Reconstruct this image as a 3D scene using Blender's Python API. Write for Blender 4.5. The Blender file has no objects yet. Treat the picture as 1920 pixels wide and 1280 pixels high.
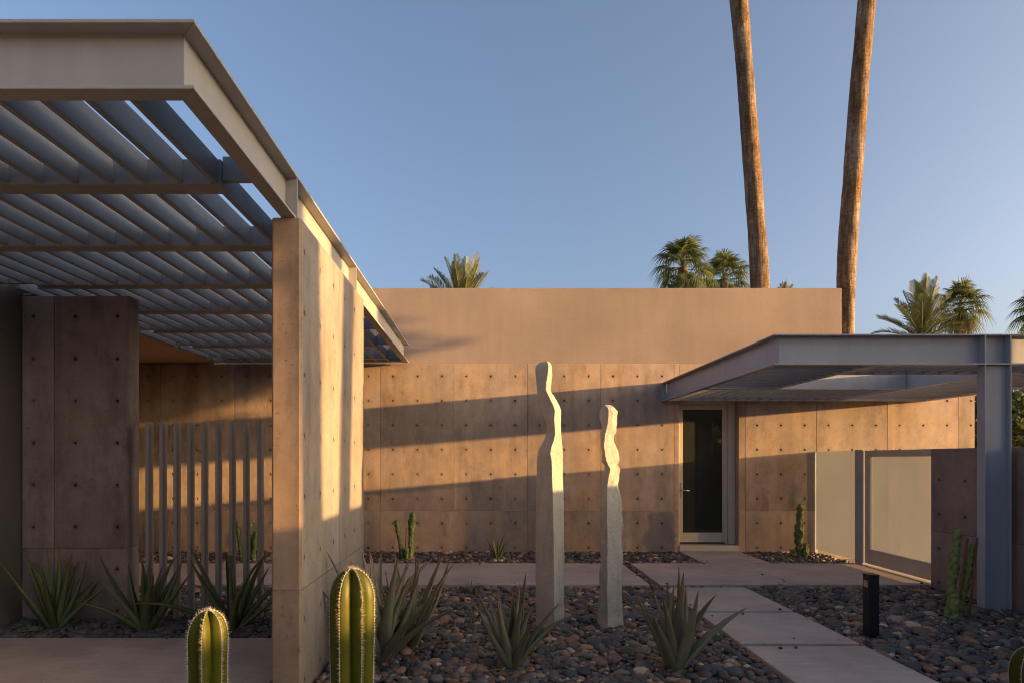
import bpy, math, random
import numpy as np
from mathutils import Vector, Matrix, noise as mnoise
R = math.radians
sc = bpy.context.scene
COL = sc.collection
EYE = 1.52          # camera height; paving top is z = 0, +y runs away from the camera
F = 1183.0          # focal length in photo pixels

# ------------------------------------------------------------------ camera
cam = bpy.data.cameras.new('camera')
cam.sensor_width = 36.0
cam.lens = 36.0 * F / 1920.0
cam.shift_x = 52.0 / 1920.0
cam.shift_y = 220.0 / 1920.0
cam.clip_start = 0.05
cam.clip_end = 3000
co = bpy.data.objects.new('camera', cam)
co.location = (0, 0, EYE)
co.rotation_euler = (R(90), 0, 0)
COL.objects.link(co)
sc.camera = co

# ------------------------------------------------------------------ sky, sun, exposure
SUN_DIR = Vector((1.0, -0.26, 0.0865)).normalized()      # towards the sun
sun_el = math.asin(SUN_DIR.z)
sun_az = math.atan2(SUN_DIR.x, SUN_DIR.y)
world = bpy.data.worlds.new('World')
sc.world = world
world.use_nodes = True
wn = world.node_tree
bg = wn.nodes['Background']
sky = wn.nodes.new('ShaderNodeTexSky')
sky.sky_type = 'NISHITA'
sky.sun_disc = False
sky.sun_elevation = sun_el
sky.sun_rotation = sun_az
sky.altitude = 0
sky.air_density = 0.5
sky.dust_density = 6.0
sky.ozone_density = 0.85
wn.links.new(sky.outputs[0], bg.inputs[0])
bg.inputs[1].default_value = 0.15
sl = bpy.data.lights.new('sun', 'SUN')
sl.energy = 3.75
sl.angle = R(0.53)
sl.color = (1.0, 0.575, 0.205)
so = bpy.data.objects.new('sun', sl)
so.rotation_euler = SUN_DIR.to_track_quat('Z', 'Y').to_euler()
so.location = (40, -8, 12)
COL.objects.link(so)
sc.view_settings.view_transform = 'Standard'
sc.view_settings.look = 'None'
sc.view_settings.gamma = 1.0
sc.view_settings.use_curve_mapping = False
sc.view_settings.exposure = 1.87
sc.render.engine = 'CYCLES'
sc.cycles.use_denoising = True
sc.cycles.filter_width = 1.1
sc.cycles.max_bounces = 8
sc.cycles.diffuse_bounces = 5
sc.cycles.caustics_reflective = False
sc.cycles.caustics_refractive = False

# ------------------------------------------------------------------ helpers
def tag(o, label=None, cat=None, group=None, kind=None):
    if label: o['label'] = label
    if cat: o['category'] = cat
    if group: o['group'] = group
    if kind: o['kind'] = kind
    return o

def link(name, me, mat=None, parent=None, loc=(0, 0, 0), rz=0.0):
    if mat is not None and len(me.materials) == 0:
        me.materials.append(mat)
    o = bpy.data.objects.new(name, me)
    COL.objects.link(o)
    o.location = loc
    o.rotation_euler = (0, 0, rz)
    if parent is not None:
        o.parent = parent
    return o

def empty(name, loc=(0, 0, 0), rz=0.0):
    o = bpy.data.objects.new(name, None)
    o.empty_display_size = 0.1
    COL.objects.link(o)
    o.location = loc
    o.rotation_euler = (0, 0, rz)
    return o

def mesh(name, v, f, smooth=False):
    me = bpy.data.meshes.new(name)
    me.from_pydata([tuple(p) for p in v], [], [tuple(q) for q in f])
    if smooth:
        me.polygons.foreach_set('use_smooth', [True] * len(me.polygons))
    me.validate()
    me.update()
    return me

class MB:
    def __init__(s): s.v = []; s.f = []
    def add(s, v, f):
        n = len(s.v); s.v += [tuple(p) for p in v]; s.f += [tuple(i + n for i in q) for q in f]
    def box(s, x0, x1, y0, y1, z0, z1, b=0.0):
        """box with all twelve edges chamfered by b"""
        if b <= 0:
            v = [(x, y, z) for z in (z0, z1) for y in (y0, y1) for x in (x0, x1)]
            s.add(v, [(0, 2, 3, 1), (4, 5, 7, 6), (0, 1, 5, 4), (2, 6, 7, 3), (0, 4, 6, 2), (1, 3, 7, 5)])
            return
        X, Y, Z = (x0, x1), (y0, y1), (z0, z1)
        v = []; idx = {}
        for i in (0, 1):
            for j in (0, 1):
                for k in (0, 1):
                    sx, sy, sz = (b if i == 0 else -b), (b if j == 0 else -b), (b if k == 0 else -b)
                    idx[(i, j, k, 0)] = len(v); v.append((X[i], Y[j] + sy, Z[k] + sz))
                    idx[(i, j, k, 1)] = len(v); v.append((X[i] + sx, Y[j], Z[k] + sz))
                    idx[(i, j, k, 2)] = len(v); v.append((X[i] + sx, Y[j] + sy, Z[k]))
        f = []
        g = lambda i, j, k, a: idx[(i, j, k, a)]
        for i in (0, 1):
            q = [g(i, 0, 0, 0), g(i, 1, 0, 0), g(i, 1, 1, 0), g(i, 0, 1, 0)]; f.append(q if i else q[::-1])
            q = [g(0, i, 0, 1), g(0, i, 1, 1), g(1, i, 1, 1), g(1, i, 0, 1)]; f.append(q if i else q[::-1])
            q = [g(0, 0, i, 2), g(1, 0, i, 2), g(1, 1, i, 2), g(0, 1, i, 2)]; f.append(q if i else q[::-1])
        for i in (0, 1):
            for j in (0, 1):
                q = [g(i, j, 0, 0), g(i, j, 1, 0), g(i, j, 1, 1), g(i, j, 0, 1)]; f.append(q if i == j else q[::-1])
                q = [g(i, 0, j, 0), g(i, 1, j, 0), g(i, 1, j, 2), g(i, 0, j, 2)]; f.append(q[::-1] if i == j else q)
                q = [g(0, i, j, 1), g(1, i, j, 1), g(1, i, j, 2), g(0, i, j, 2)]; f.append(q if i == j else q[::-1])
                for k in (0, 1):
                    q = [g(i, j, k, 0), g(i, j, k, 1), g(i, j, k, 2)]; f.append(q if (i + j + k) % 2 else q[::-1])
        s.add(v, f)
    def tube(s, pts, rad, n=8, cap=True):
        pts = [Vector(p) for p in pts]
        rings = []
        for i, p in enumerate(pts):
            d = (pts[min(i + 1, len(pts) - 1)] - pts[max(i - 1, 0)]).normalized()
            a = d.cross(Vector((0, 1, 0)) if abs(d.y) < 0.9 else Vector((1, 0, 0))).normalized()
            b = d.cross(a)
            r = rad[i] if hasattr(rad, '__len__') else rad
            rings.append([p + a * (r * math.cos(2 * math.pi * k / n)) + b * (r * math.sin(2 * math.pi * k / n)) for k in range(n)])
        v = [q for r_ in rings for q in r_]
        f = []
        for i in range(len(pts) - 1):
            for k in range(n):
                k2 = (k + 1) % n
                f.append((i * n + k, (i + 1) * n + k, (i + 1) * n + k2, i * n + k2))
        if cap:
            f.append(tuple(range(n))); f.append(tuple(range((len(pts) - 1) * n, len(pts) * n))[::-1])
        s.add(v, f)
    def build(s, name, mat, parent=None, smooth=False, loc=(0, 0, 0), rz=0.0):
        return link(name, mesh(name, s.v, s.f, smooth), mat, parent, loc, rz)

def boxo(name, mat, x0, x1, y0, y1, z0, z1, b=0.0, parent=None):
    m = MB(); m.box(x0, x1, y0, y1, z0, z1, b); return m.build(name, mat, parent)

# ------------------------------------------------------------------ materials
class NT:
    def __init__(s, name):
        s.m = bpy.data.materials.new(name); s.m.use_nodes = True
        s.t = s.m.node_tree; s.p = s.t.nodes['Principled BSDF']; s.out = s.t.nodes['Material Output']
    def n(s, typ, **kw):
        o = s.t.nodes.new(typ)
        for k, v in kw.items(): setattr(o, k, v)
        return o
    def l(s, a, b): s.t.links.new(a, b)
    def pos(s, scale=(1, 1, 1)):
        g = s.n('ShaderNodeNewGeometry'); mp = s.n('ShaderNodeMapping'); s.l(g.outputs['Position'], mp.inputs[0])
        mp.inputs['Scale'].default_value = scale; return mp.outputs[0]
    def obj(s, scale=(1, 1, 1)):
        g = s.n('ShaderNodeTexCoord'); mp = s.n('ShaderNodeMapping'); s.l(g.outputs['Object'], mp.inputs[0])
        mp.inputs['Scale'].default_value = scale; return mp.outputs[0]
    def noise(s, vec, scale, detail=4, rough=0.55):
        o = s.n('ShaderNodeTexNoise'); s.l(vec, o.inputs['Vector']); o.inputs['Scale'].default_value = scale
        o.inputs['Detail'].default_value = detail; o.inputs['Roughness'].default_value = rough; return o.outputs[0]
    def mr(s, val, a, b, c, d):
        o = s.n('ShaderNodeMapRange'); s.l(val, o.inputs[0])
        for i, x in enumerate((a, b, c, d)): o.inputs[1 + i].default_value = x
        return o.outputs[0]
    def mul(s, a, b, op='MULTIPLY'):
        o = s.n('ShaderNodeMath', operation=op)
        for i, x in enumerate((a, b)):
            if isinstance(x, (int, float)): o.inputs[i].default_value = x
            else: s.l(x, o.inputs[i])
        return o.outputs[0]
    def mix(s, fac, a, b, bt='MIX'):
        o = s.n('ShaderNodeMix', data_type='RGBA', blend_type=bt)
        for i, x in ((0, fac), (6, a), (7, b)):
            if isinstance(x, (int, float)): o.inputs[i].default_value = x
            elif isinstance(x, tuple): o.inputs[i].default_value = (x + (1,)) if len(x) == 3 else x
            else: s.l(x, o.inputs[i])
        return o.outputs[2]
    def scale_col(s, col, fac):
        o = s.n('ShaderNodeVectorMath', operation='SCALE')
        if isinstance(col, tuple): o.inputs[0].default_value = col
        else: s.l(col, o.inputs[0])
        s.l(fac, o.inputs['Scale']); return o.outputs[0]
    def bump(s, h, strength, dist):
        o = s.n('ShaderNodeBump'); o.inputs['Strength'].default_value = strength; o.inputs['Distance'].default_value = dist
        s.l(h, o.inputs['Height']); s.l(o.outputs[0], s.p.inputs['Normal'])
    def base(s, c):
        if isinstance(c, tuple): s.p.inputs['Base Color'].default_value = c + (1,)
        else: s.l(c, s.p.inputs['Base Color'])
    def set(s, rough=0.8, spec=0.3, metal=0.0):
        s.p.inputs['Roughness'].default_value = rough; s.p.inputs['Specular IOR Level'].default_value = spec
        s.p.inputs['Metallic'].default_value = metal
        return s.m

def concrete(name, col, warm, streak=0.35, mott=0.35, rough=0.78):
    t = NT(name)
    oi = t.n('ShaderNodeObjectInfo')
    # every pour has its own pattern: shift the coordinates by a per-panel random amount
    g = t.n('ShaderNodeNewGeometry'); off = t.n('ShaderNodeVectorMath', operation='MULTIPLY_ADD')
    t.l(oi.outputs['Random'], off.inputs[0]); off.inputs[1].default_value = (37, 53, 29); t.l(g.outputs['Position'], off.inputs[2])
    def P(sx, sy, sz):
        mp = t.n('ShaderNodeMapping'); t.l(off.outputs[0], mp.inputs[0]); mp.inputs['Scale'].default_value = (sx, sy, sz); return mp.outputs[0]
    big = t.mr(t.noise(P(1, 1, 0.8), 1.6, 8, 0.62), 0.28, 0.72, 1 - mott, 1 + mott)
    blot = t.mr(t.noise(P(1, 1, 1), 6.5, 6, 0.62), 0.3, 0.7, 1 - mott * .5, 1 + mott * .5)
    st = t.mr(t.noise(P(7, 7, 0.35), 1.0, 3, 0.5), 0.3, 0.7, 1 - streak, 1 + streak)
    rnd = t.mr(oi.outputs['Random'], 0, 1, 0.90, 1.12)
    k = t.mul(t.mul(big, st), t.mul(rnd, blot))
    k = t.mul(k, t.mr(t.noise(P(1, 1, 1), 38, 2, 0.5), 0.64, 0.74, 1.0, 0.62))                   # bug holes
    k = t.mul(k, t.mr(t.noise(P(2.6, 2.6, 0.9), 1.4, 7, 0.68), 0.50, 0.72, 1.0, 0.62))           # weather stains
    at = t.n('ShaderNodeAttribute'); at.attribute_name = 'halo'
    hl = t.mul(t.mul(at.outputs['Fac'], 10.0, 'POWER'), t.mr(t.noise(P(1, 1, 1), 7, 4, 0.6), 0.35, 0.65, 0.15, 0.75))
    k = t.mul(k, t.mr(hl, 0, 1, 1.0, 0.5))
    c = t.mix(t.mr(t.noise(P(1.2, 1.2, 0.9), 1.1, 5, 0.6), 0.35, 0.65, 0, 1), col, warm)
    t.base(t.scale_col(c, k))
    h = t.mul(t.noise(P(1, 1, 1), 9, 5, 0.6), t.mul(t.noise(P(1, 1, 1), 80, 3, 0.6), 0.5), 'ADD')
    t.bump(h, 0.22, 0.006)
    return t.set(rough, 0.3)

M = {}
M['wall_conc'] = concrete('wall_concrete', (0.31, 0.24, 0.205), (0.375, 0.262, 0.182), 0.11, 0.20)
M['fin_conc'] = concrete('fin_concrete', (0.235, 0.212, 0.198), (0.26, 0.21, 0.172), 0.09, 0.17)
M['fin_end'] = concrete('fin_end_concrete', (0.33, 0.225, 0.155), (0.26, 0.175, 0.12), 0.14, 0.26)
M['dark_conc'] = concrete('shade_concrete', (0.28, 0.222, 0.198), (0.24, 0.185, 0.16), 0.13, 0.24)
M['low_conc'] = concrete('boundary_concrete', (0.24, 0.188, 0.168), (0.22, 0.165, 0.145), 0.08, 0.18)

def paving():
    t = NT('paving_concrete')
    k = t.mul(t.mr(t.noise(t.pos(), 1.1, 6, 0.6), 0.3, 0.7, 0.76, 1.18), t.mr(t.noise(t.pos((2, 14, 1)), 1.5, 4, 0.6), 0.3, 0.7, 0.92, 1.07))
    k = t.mul(k, t.mr(t.noise(t.pos(), 160, 2, 0.5), 0.3, 0.7, 0.92, 1.08))
    k = t.mul(k, t.mr(t.noise(t.pos(), 4, 8, 0.75), 0.54, 0.74, 1.0, 0.76))
    t.base(t.scale_col((0.43, 0.345, 0.30), k))
    t.bump(t.noise(t.pos(), 220, 3, 0.6), 0.2, 0.002)
    return t.set(0.72, 0.35)
M['paving'] = paving()

def stucco():
    t = NT('stucco')
    k = t.mul(t.mr(t.noise(t.pos((0.8, 1, 1)), 1.0, 5, 0.55), 0.3, 0.7, 0.88, 1.10), t.mr(t.noise(t.pos((5, 1, 0.45)), 1.0, 5, 0.6), 0.3, 0.7, 0.94, 1.05))
    t.base(t.scale_col((0.288, 0.226, 0.198), k))
    t.bump(t.mul(t.noise(t.pos(), 70, 4, 0.65), t.noise(t.pos((1, 1, 1.6)), 2.2, 4, 0.6), 'ADD'), 0.35, 0.010)
    return t.set(0.9, 0.2)
M['stucco'] = stucco()

def painted(name, col, rough=0.42, var=0.07):
    t = NT(name)
    k = t.mul(t.mr(t.noise(t.pos((1, 1, 1)), 2.2, 5, 0.6), 0.3, 0.7, 1 - var, 1 + var), t.mr(t.noise(t.pos((6, 6, 0.8)), 1.6, 4, 0.6), 0.3, 0.7, 1 - var * .6, 1 + var * .6))
    t.base(t.scale_col(col, k))
    rr = t.mr(t.noise(t.pos(), 5, 4, 0.6), 0.3, 0.7, rough - 0.08, rough + 0.1)
    t.l(rr, t.p.inputs['Roughness'])
    t.bump(t.noise(t.pos(), 120, 2, 0.5), 0.06, 0.001)
    t.p.inputs['Specular IOR Level'].default_value = 0.4
    return t.m
M['steel'] = painted('painted_steel', (0.345, 0.325, 0.315))
M['slat'] = painted('slat_steel', (0.215, 0.228, 0.25), 0.45)
M['canopy'] = painted('canopy_steel', (0.31, 0.318, 0.36), 0.42)
M['fence'] = painted('fence_steel', (0.30, 0.285, 0.275), 0.45)
M['gate'] = painted('gate_paint', (0.42, 0.365, 0.325), 0.42)
M['frame'] = painted('door_paint', (0.48, 0.43, 0.36), 0.4, 0.03)
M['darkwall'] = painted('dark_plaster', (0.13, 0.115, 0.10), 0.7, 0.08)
M['soffit'] = painted('soffit_paint', (0.50, 0.36, 0.22), 0.8, 0.04)
M['chrome'] = NT('satin_metal').set(0.3, 0.5, 1.0); M['chrome'].node_tree.nodes['Principled BSDF'].inputs['Base Color'].default_value = (0.62, 0.57, 0.5, 1)
M['black'] = painted('black_paint', (0.012, 0.012, 0.013), 0.45)
M['stake'] = painted('rusty_stake', (0.16, 0.06, 0.03), 0.85, 0.25)
M['roof'] = painted('roof_membrane', (0.45, 0.42, 0.38), 0.9)

def door_glass():
    t = NT('dark_glass'); t.base((0.028, 0.031, 0.026)); t.set(0.03, 0.55)
    return t.m
M['glass'] = door_glass()

def frosted(name, tr, df, clear=0.0):
    """etched glass: diffuse scattering both ways plus a share of light that passes straight on"""
    t = NT(name)
    a = t.n('ShaderNodeBsdfTranslucent'); b = t.n('ShaderNodeBsdfDiffuse'); g = t.n('ShaderNodeBsdfGlossy'); c = t.n('ShaderNodeBsdfTransparent')
    k = t.mr(t.noise(t.pos(), 1.2, 4, 0.55), 0.3, 0.7, 0.9, 1.1)
    t.l(t.scale_col(tr, k), a.inputs[0]); b.inputs[0].default_value = df + (1,)
    g.inputs['Roughness'].default_value = 0.3; g.inputs[0].default_value = (0.8, 0.8, 0.8, 1)
    add = t.n('ShaderNodeAddShader'); t.l(a.outputs[0], add.inputs[0]); t.l(b.outputs[0], add.inputs[1])
    mc_ = t.n('ShaderNodeMixShader'); mc_.inputs[0].default_value = clear
    t.l(add.outputs[0], mc_.inputs[1]); t.l(c.outputs[0], mc_.inputs[2])
    mx = t.n('ShaderNodeMixShader'); mx.inputs[0].default_value = 0.05
    t.l(mc_.outputs[0], mx.inputs[1]); t.l(g.outputs[0], mx.inputs[2]); t.l(mx.outputs[0], t.out.inputs[0])
    return t.m
M['frost'] = frosted('frosted_glass', (0.073, 0.085, 0.108), (0.165, 0.17, 0.165), 0.42)
M['edge'] = frosted('glass_edge', (0.5, 0.55, 0.62), (0.1, 0.1, 0.1))

def stone():
    t = NT('carved_stone')
    k = t.mul(t.mr(t.noise(t.pos(), 3.0, 6, 0.65), 0.3, 0.7, 0.84, 1.1), t.mr(t.noise(t.pos(), 45, 3, 0.6), 0.3, 0.7, 0.94, 1.05))
    k = t.mul(k, t.mr(t.noise(t.pos((9, 9, 1.5)), 1.5, 5, 0.65), 0.52, 0.72, 1.0, 0.8))
    t.base(t.scale_col((0.43, 0.405, 0.36), k))
    h = t.mul(t.noise(t.pos(), 22, 6, 0.7), t.mul(t.noise(t.pos(), 110, 3, 0.6), 0.35), 'ADD')
    t.bump(h, 0.8, 0.018)
    return t.set(0.88, 0.2)
M['stone'] = stone()

def pebble():
    t = NT('pebble')
    a = t.n('ShaderNodeAttribute'); a.attribute_name = 'tint'
    k = t.mul(t.mr(t.noise(t.pos(), 55, 4, 0.6), 0.3, 0.7, 0.82, 1.15), t.mr(t.noise(t.pos(), 300, 2, 0.6), 0.3, 0.7, 0.9, 1.1))
    t.base(t.scale_col(a.outputs['Color'], k))
    t.bump(t.noise(t.pos(), 260, 3, 0.6), 0.15, 0.002)
    return t.set(0.55, 0.4)
M['pebble'] = pebble()

def soil(name, c, sc_=30):
    t = NT(name)
    t.base(t.scale_col(c, t.mr(t.noise(t.pos(), sc_, 6, 0.7), 0.3, 0.7, 0.55, 1.4)))
    t.bump(t.noise(t.pos(), sc_, 5, 0.7), 0.6, 0.02)
    return t.set(0.95, 0.1)
M['soil'] = soil('gravel_soil', (0.06, 0.05, 0.045))
M['ground'] = soil('desert_ground', (0.32, 0.25, 0.18), 2)

def leafmat(name, c1, c2, tip=None, trans=0.25, rough=0.5, attr=None, spec=0.35, nscale=6):
    t = NT(name)
    c = t.mix(t.mr(t.noise(t.pos(), nscale, 4, 0.6), 0.3, 0.7, 0, 1), c1, c2)
    if tip is not None:
        a = t.n('ShaderNodeAttribute'); a.attribute_name = 'tip'
        c = t.mix(a.outputs['Fac'], c, tip)
    oi = t.n('ShaderNodeObjectInfo')
    c = t.scale_col(c, t.mr(oi.outputs['Random'], 0, 1, 0.72, 1.22))
    t.base(c)
    t.set(rough, spec)
    if trans > 0:
        tr = t.n('ShaderNodeBsdfTranslucent'); t.l(c, tr.inputs[0])
        mx = t.n('ShaderNodeMixShader'); mx.inputs[0].default_value = trans
        t.l(t.p.outputs[0], mx.inputs[1]); t.l(tr.outputs[0], mx.inputs[2]); t.l(mx.outputs[0], t.out.inputs[0])
    return t.m
M['aloe'] = leafmat('aloe_leaf', (0.165, 0.185, 0.115), (0.215, 0.20, 0.125), (0.24, 0.13, 0.085), 0.12, 0.5)
M['aloe_green'] = leafmat('aloe_green_leaf', (0.11, 0.15, 0.07), (0.15, 0.175, 0.08), (0.18, 0.12, 0.06), 0.12, 0.5)
M['spine'] = leafmat('aloe_spine', (0.30, 0.22, 0.13), (0.36, 0.26, 0.15), None, 0.0, 0.6)
M['frond'] = leafmat('palm_frond', (0.105, 0.135, 0.035), (0.15, 0.17, 0.05), None, 0.35, 0.45, nscale=1.5)
M['datefrond'] = leafmat('date_frond', (0.13, 0.15, 0.06), (0.17, 0.18, 0.075), None, 0.3, 0.45, nscale=1.5)
M['dryfrond'] = leafmat('dry_frond', (0.26, 0.17, 0.08), (0.20, 0.13, 0.06), None, 0.2, 0.8, nscale=1.5)
M['leaf'] = leafmat('tree_leaf', (0.06, 0.085, 0.022), (0.10, 0.115, 0.03), None, 0.3, 0.5, nscale=2)
M['cactus'] = leafmat('cactus_skin', (0.080, 0.092, 0.005), (0.122, 0.120, 0.007), None, 0.42, 0.45, nscale=28)
M['totem'] = leafmat('totem_skin', (0.13, 0.17, 0.045), (0.20, 0.23, 0.07), None, 0.08, 0.5, nscale=20)
M['wool'] = leafmat('cactus_wool', (0.62, 0.56, 0.46), (0.70, 0.63, 0.52), None, 0.35, 0.8, nscale=60)

def bark(name, c1, c2):
    t = NT(name)
    k = t.mul(t.mr(t.noise(t.pos((14, 14, 1.2)), 1.0, 5, 0.7), 0.3, 0.7, 0.42, 1.5), t.mr(t.noise(t.pos((2, 2, 1.6)), 1.2, 5, 0.65), 0.3, 0.7, 0.6, 1.3))
    c = t.mix(t.mr(t.noise(t.pos((2, 2, 0.6)), 1.2, 4, 0.6), 0.5, 0.68, 0, 1), c1, c2)
    k = t.mul(k, t.mr(t.noise(t.pos((1, 1, 1.8)), 11, 5, 0.7), 0.35, 0.65, 0.62, 1.3))
    t.base(t.scale_col(c, k))
    h = t.mul(t.noise(t.pos((20, 20, 1.5)), 1.0, 5, 0.7), t.noise(t.pos((3, 3, 22)), 1.0, 4, 0.6), 'ADD')
    t.bump(h, 0.8, 0.05)
    return t.set(0.95, 0.1)
M['palmbark'] = bark('palm_bark', (0.20, 0.125, 0.07), (0.28, 0.22, 0.17))
M['bark'] = bark('tree_bark', (0.13, 0.09, 0.06), (0.17, 0.13, 0.09))

# ------------------------------------------------------------------ cast concrete panels with tie holes
def panel_mesh(w, h, t, xs, zs, ch=(0.004,) * 4, back=False, r=0.0175, depth=0.06):
    """block: front face at y=0 looking to -y, x 0..w, z 0..h; ch = chamfers left, right, bottom, top"""
    m = MB(); halo = {}
    cl, cr, cb, ct = ch
    def face(y0, sgn):
        x0, x1, z0, z1 = cl, w - cr, cb, h - ct
        xx = sorted(x for x in xs if x0 + r * 1.5 < x < x1 - r * 1.5); zz = sorted(z for z in zs if z0 + r * 1.5 < z < z1 - r * 1.5)
        xl = [x0] + [(a + b) / 2 for a, b in zip(xx, xx[1:])] + [x1]
        zl = [z0] + [(a + b) / 2 for a, b in zip(zz, zz[1:])] + [z1]
        P = lambda x, z, d=0.0: (x, y0 + sgn * d, z)
        def add(v, f): m.add(v, f if sgn > 0 else [q[::-1] for q in f])
        if not xx or not zz:
            add([P(x0, z0), P(x1, z0), P(x1, z1), P(x0, z1)], [(0, 1, 2, 3)]); return
        for i, cx in enumerate(xx):
            for j, cz in enumerate(zz):
                a0, a1, b0, b1 = xl[i], xl[i + 1], zl[j], zl[j + 1]
                ring = [(a1, cz), (a1, b1), (cx, b1), (a0, b1), (a0, cz), (a0, b0), (cx, b0), (a1, b0)]
                v = [P(*q) for q in ring]
                for d, rr in ((0.0, r), (0.006, r * 0.86), (depth, r * 0.8)):
                    v += [P(cx + rr * math.cos(k * math.pi / 4), cz + rr * math.sin(k * math.pi / 4), d) for k in range(8)]
                f = []
                for q in range(3):
                    for k in range(8):
                        k2 = (k + 1) % 8
                        f.append((q * 8 + k, q * 8 + k2, (q + 1) * 8 + k2, (q + 1) * 8 + k))
                f.append(tuple(range(24, 32)))
                n0 = len(m.v)
                for q in range(8, 32): halo[n0 + q] = 1.0
                add(v, f)
    face(0.0, 1)
    c = max(ch)
    def ringpts(y, o):
        l, r_, b, tt = (0, 0, 0, 0) if o else ch
        return [(l, y, b), (w - r_, y, b), (w - r_, y, h - tt), (l, y, h - tt)]
    v = ringpts(0, 0) + ringpts(c, 1) + ringpts(t - c, 1) + ringpts(t, 0)
    f = []
    for q in range(3):
        for k in range(4):
            k2 = (k + 1) % 4
            f.append((q * 4 + k, (q + 1) * 4 + k, (q + 1) * 4 + k2, q * 4 + k2))
    m.add(v, f)
    if back: face(t, -1)
    else: m.add(ringpts(t, 0), [(3, 2, 1, 0)])
    me = mesh('panel', m.v, m.f)
    at = me.attributes.new('halo', 'FLOAT', 'POINT')      # 1 at the tie holes: rust and seepage stain around them
    at.data.foreach_set('value', [halo.get(i, 0.0) for i in range(len(m.v))])
    return me

CELL = 0.4064
ZB = 0.66                                   # height of the horizontal cold joint
Z_HOLES = [ZB + CELL * (0.5 + i) for i in range(6)] + [ZB - CELL * 0.5, ZB - CELL * 1.5]
def wall_panels(parent, mat, u_edges, ztop, thick, holes_u, origin, rz, back=False, end_ch=0.004, top_ch=0.006, g=0.0008):
    """row of panels along local x from u_edges; lower row below ZB, upper row above"""
    n = len(u_edges) - 1
    for i in range(n):
        u0, u1 = u_edges[i] + g, u_edges[i + 1] - g
        for (z0, z1) in ((-0.2, ZB - g), (ZB + g, ztop)):
            hx = [u - u0 for u in holes_u if u0 < u < u1]
            hz = [z - z0 for z in Z_HOLES if z0 < z < z1 - 0.05 and z > 0.0]
            chs = (end_ch if i == 0 else 0.003, end_ch if i == n - 1 else 0.003, 0.003, top_ch if z1 == ztop else 0.003)
            me = panel_mesh(u1 - u0, z1 - z0, thick, hx, hz, chs, back)
            ca, sa = math.cos(rz), math.sin(rz)
            o = link('panel', me, mat, parent, (origin[0] + ca * u0, origin[1] + sa * u0, z0), rz)

# ------------------------------------------------------------------ ground
gm = mesh('ground', [(-400, -300, -0.14), (400, -300, -0.14), (400, 700, -0.14), (-400, 700, -0.14)], [(0, 1, 2, 3)])
tag(link('ground', gm, M['ground']), kind='structure')

# paving: parent empties with slabs
def slabs(name, rects, label=None):
    e = tag(empty(name), kind='structure')
    for (x0, x1, y0, y1) in rects:
        m = MB(); m.box(x0, x1, y0, y1, -0.10, 0.0, 0.005); m.build('slab', M['paving'], e)
    return e
SL_PATH = [(2.12, 3.10, 6.33, 7.49), (2.12, 3.10, 5.21, 6.26), (2.12, 3.10, 4.08, 5.14)]
SL_WALK = [(-8.9, -3.0, 7.65, 9.22), (-2.994, 2.01, 7.65, 9.22), (2.135, 3.745, 7.65, 9.22), (3.751, 5.41, 7.65, 9.22)]
SL_DOOR = [(3.22, 4.20, 9.265, 10.44)]
SL_PATIO = [(-4.47, -3.006, -2.0, 5.37), (-3.0, -1.46, -2.0, 5.37)]
slabs('stepping_path', SL_PATH); slabs('walkway', SL_WALK); slabs('doorstep_paving', SL_DOOR); slabs('patio', SL_PATIO)

# ------------------------------------------------------------------ the house at the back
YW = 10.48                                  # face of the concrete wall
YS = 10.60                                  # face of the stucco above it
ZT = 3.10
house = tag(empty('house', (0, YW, 0)), 'low desert house with board-formed concrete front wall and tan stucco upper storey', 'house')
house.location = (0, 0, 0)
lw = boxo('front_wall', M['wall_conc'], -6.58, 3.20, YW + 0.13, YW + 0.22, -0.2, ZT - 0.02, 0, house)
edges = [0.715 + 1.2192 * k for k in range(-6, 3)]
wall_panels(lw, M['wall_conc'], edges + [3.235], ZT, 0.12, [0.715 + CELL * (0.5 + k) for k in range(-18, 6)], (0, YW, 0), 0)
rw = boxo('front_wall', M['wall_conc'], 4.26, 8.10, YW + 0.13, YW + 0.22, -0.2, ZT - 0.02, 0, house)
wall_panels(rw, M['wall_conc'], [4.225, 4.335, 5.52, 6.70, 7.88, 8.15], ZT, 0.12, [4.335 + 0.3945 * (0.5 + k) for k in range(10)], (0, YW, 0), 0)
# wall above the door and jambs, hidden behind the canopy
hd = boxo('lintel', M['wall_conc'], 3.237, 4.223, YW + 0.001, YW + 0.2, 2.50, ZT - 0.004, 0.004, house)
boxo('upper_wall', M['stucco'], -12.0, 6.005, YS, YS + 9.0, 2.9, 4.385, 0.006, house)
boxo('rear_wall', M['stucco'], -11.9, 8.10, YW + 0.24, YW + 8.6, -0.2, 2.895, 0, house)

# door
YD = YW + 0.14
door = empty('door', (0, 0, 0)); door.parent = house
m = MB()
m.box(3.238, 3.29, YD, YD + 0.09, 0.09, 2.495, 0.003); m.box(4.10, 4.222, YD - 0.02, YD + 0.09, 0.09, 2.495, 0.003)
m.box(3.291, 4.099, YD, YD + 0.09, 2.435, 2.495, 0.003); m.box(4.06, 4.098, YD + 0.012, YD + 0.08, 0.09, 2.434, 0.003)
m.build('jamb', M['frame'], door)
for (a, b, c, d) in ((3.292, 3.348, 0.12, 2.432), (4.017, 4.058, 0.12, 2.432)):
    boxo('stile', M['frame'], a, b, YD + 0.02, YD + 0.065, c, d, 0.003, door)
boxo('rail', M['frame'], 3.349, 4.016, YD + 0.021, YD + 0.064, 0.12, 0.281, 0.003, door)
boxo('rail', M['frame'], 3.349, 4.016, YD + 0.021, YD + 0.064, 2.355, 2.432, 0.003, door)
boxo('pane', M['glass'], 3.347, 4.018, YD + 0.036, YD + 0.046, 0.279, 2.357, 0, door)
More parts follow.
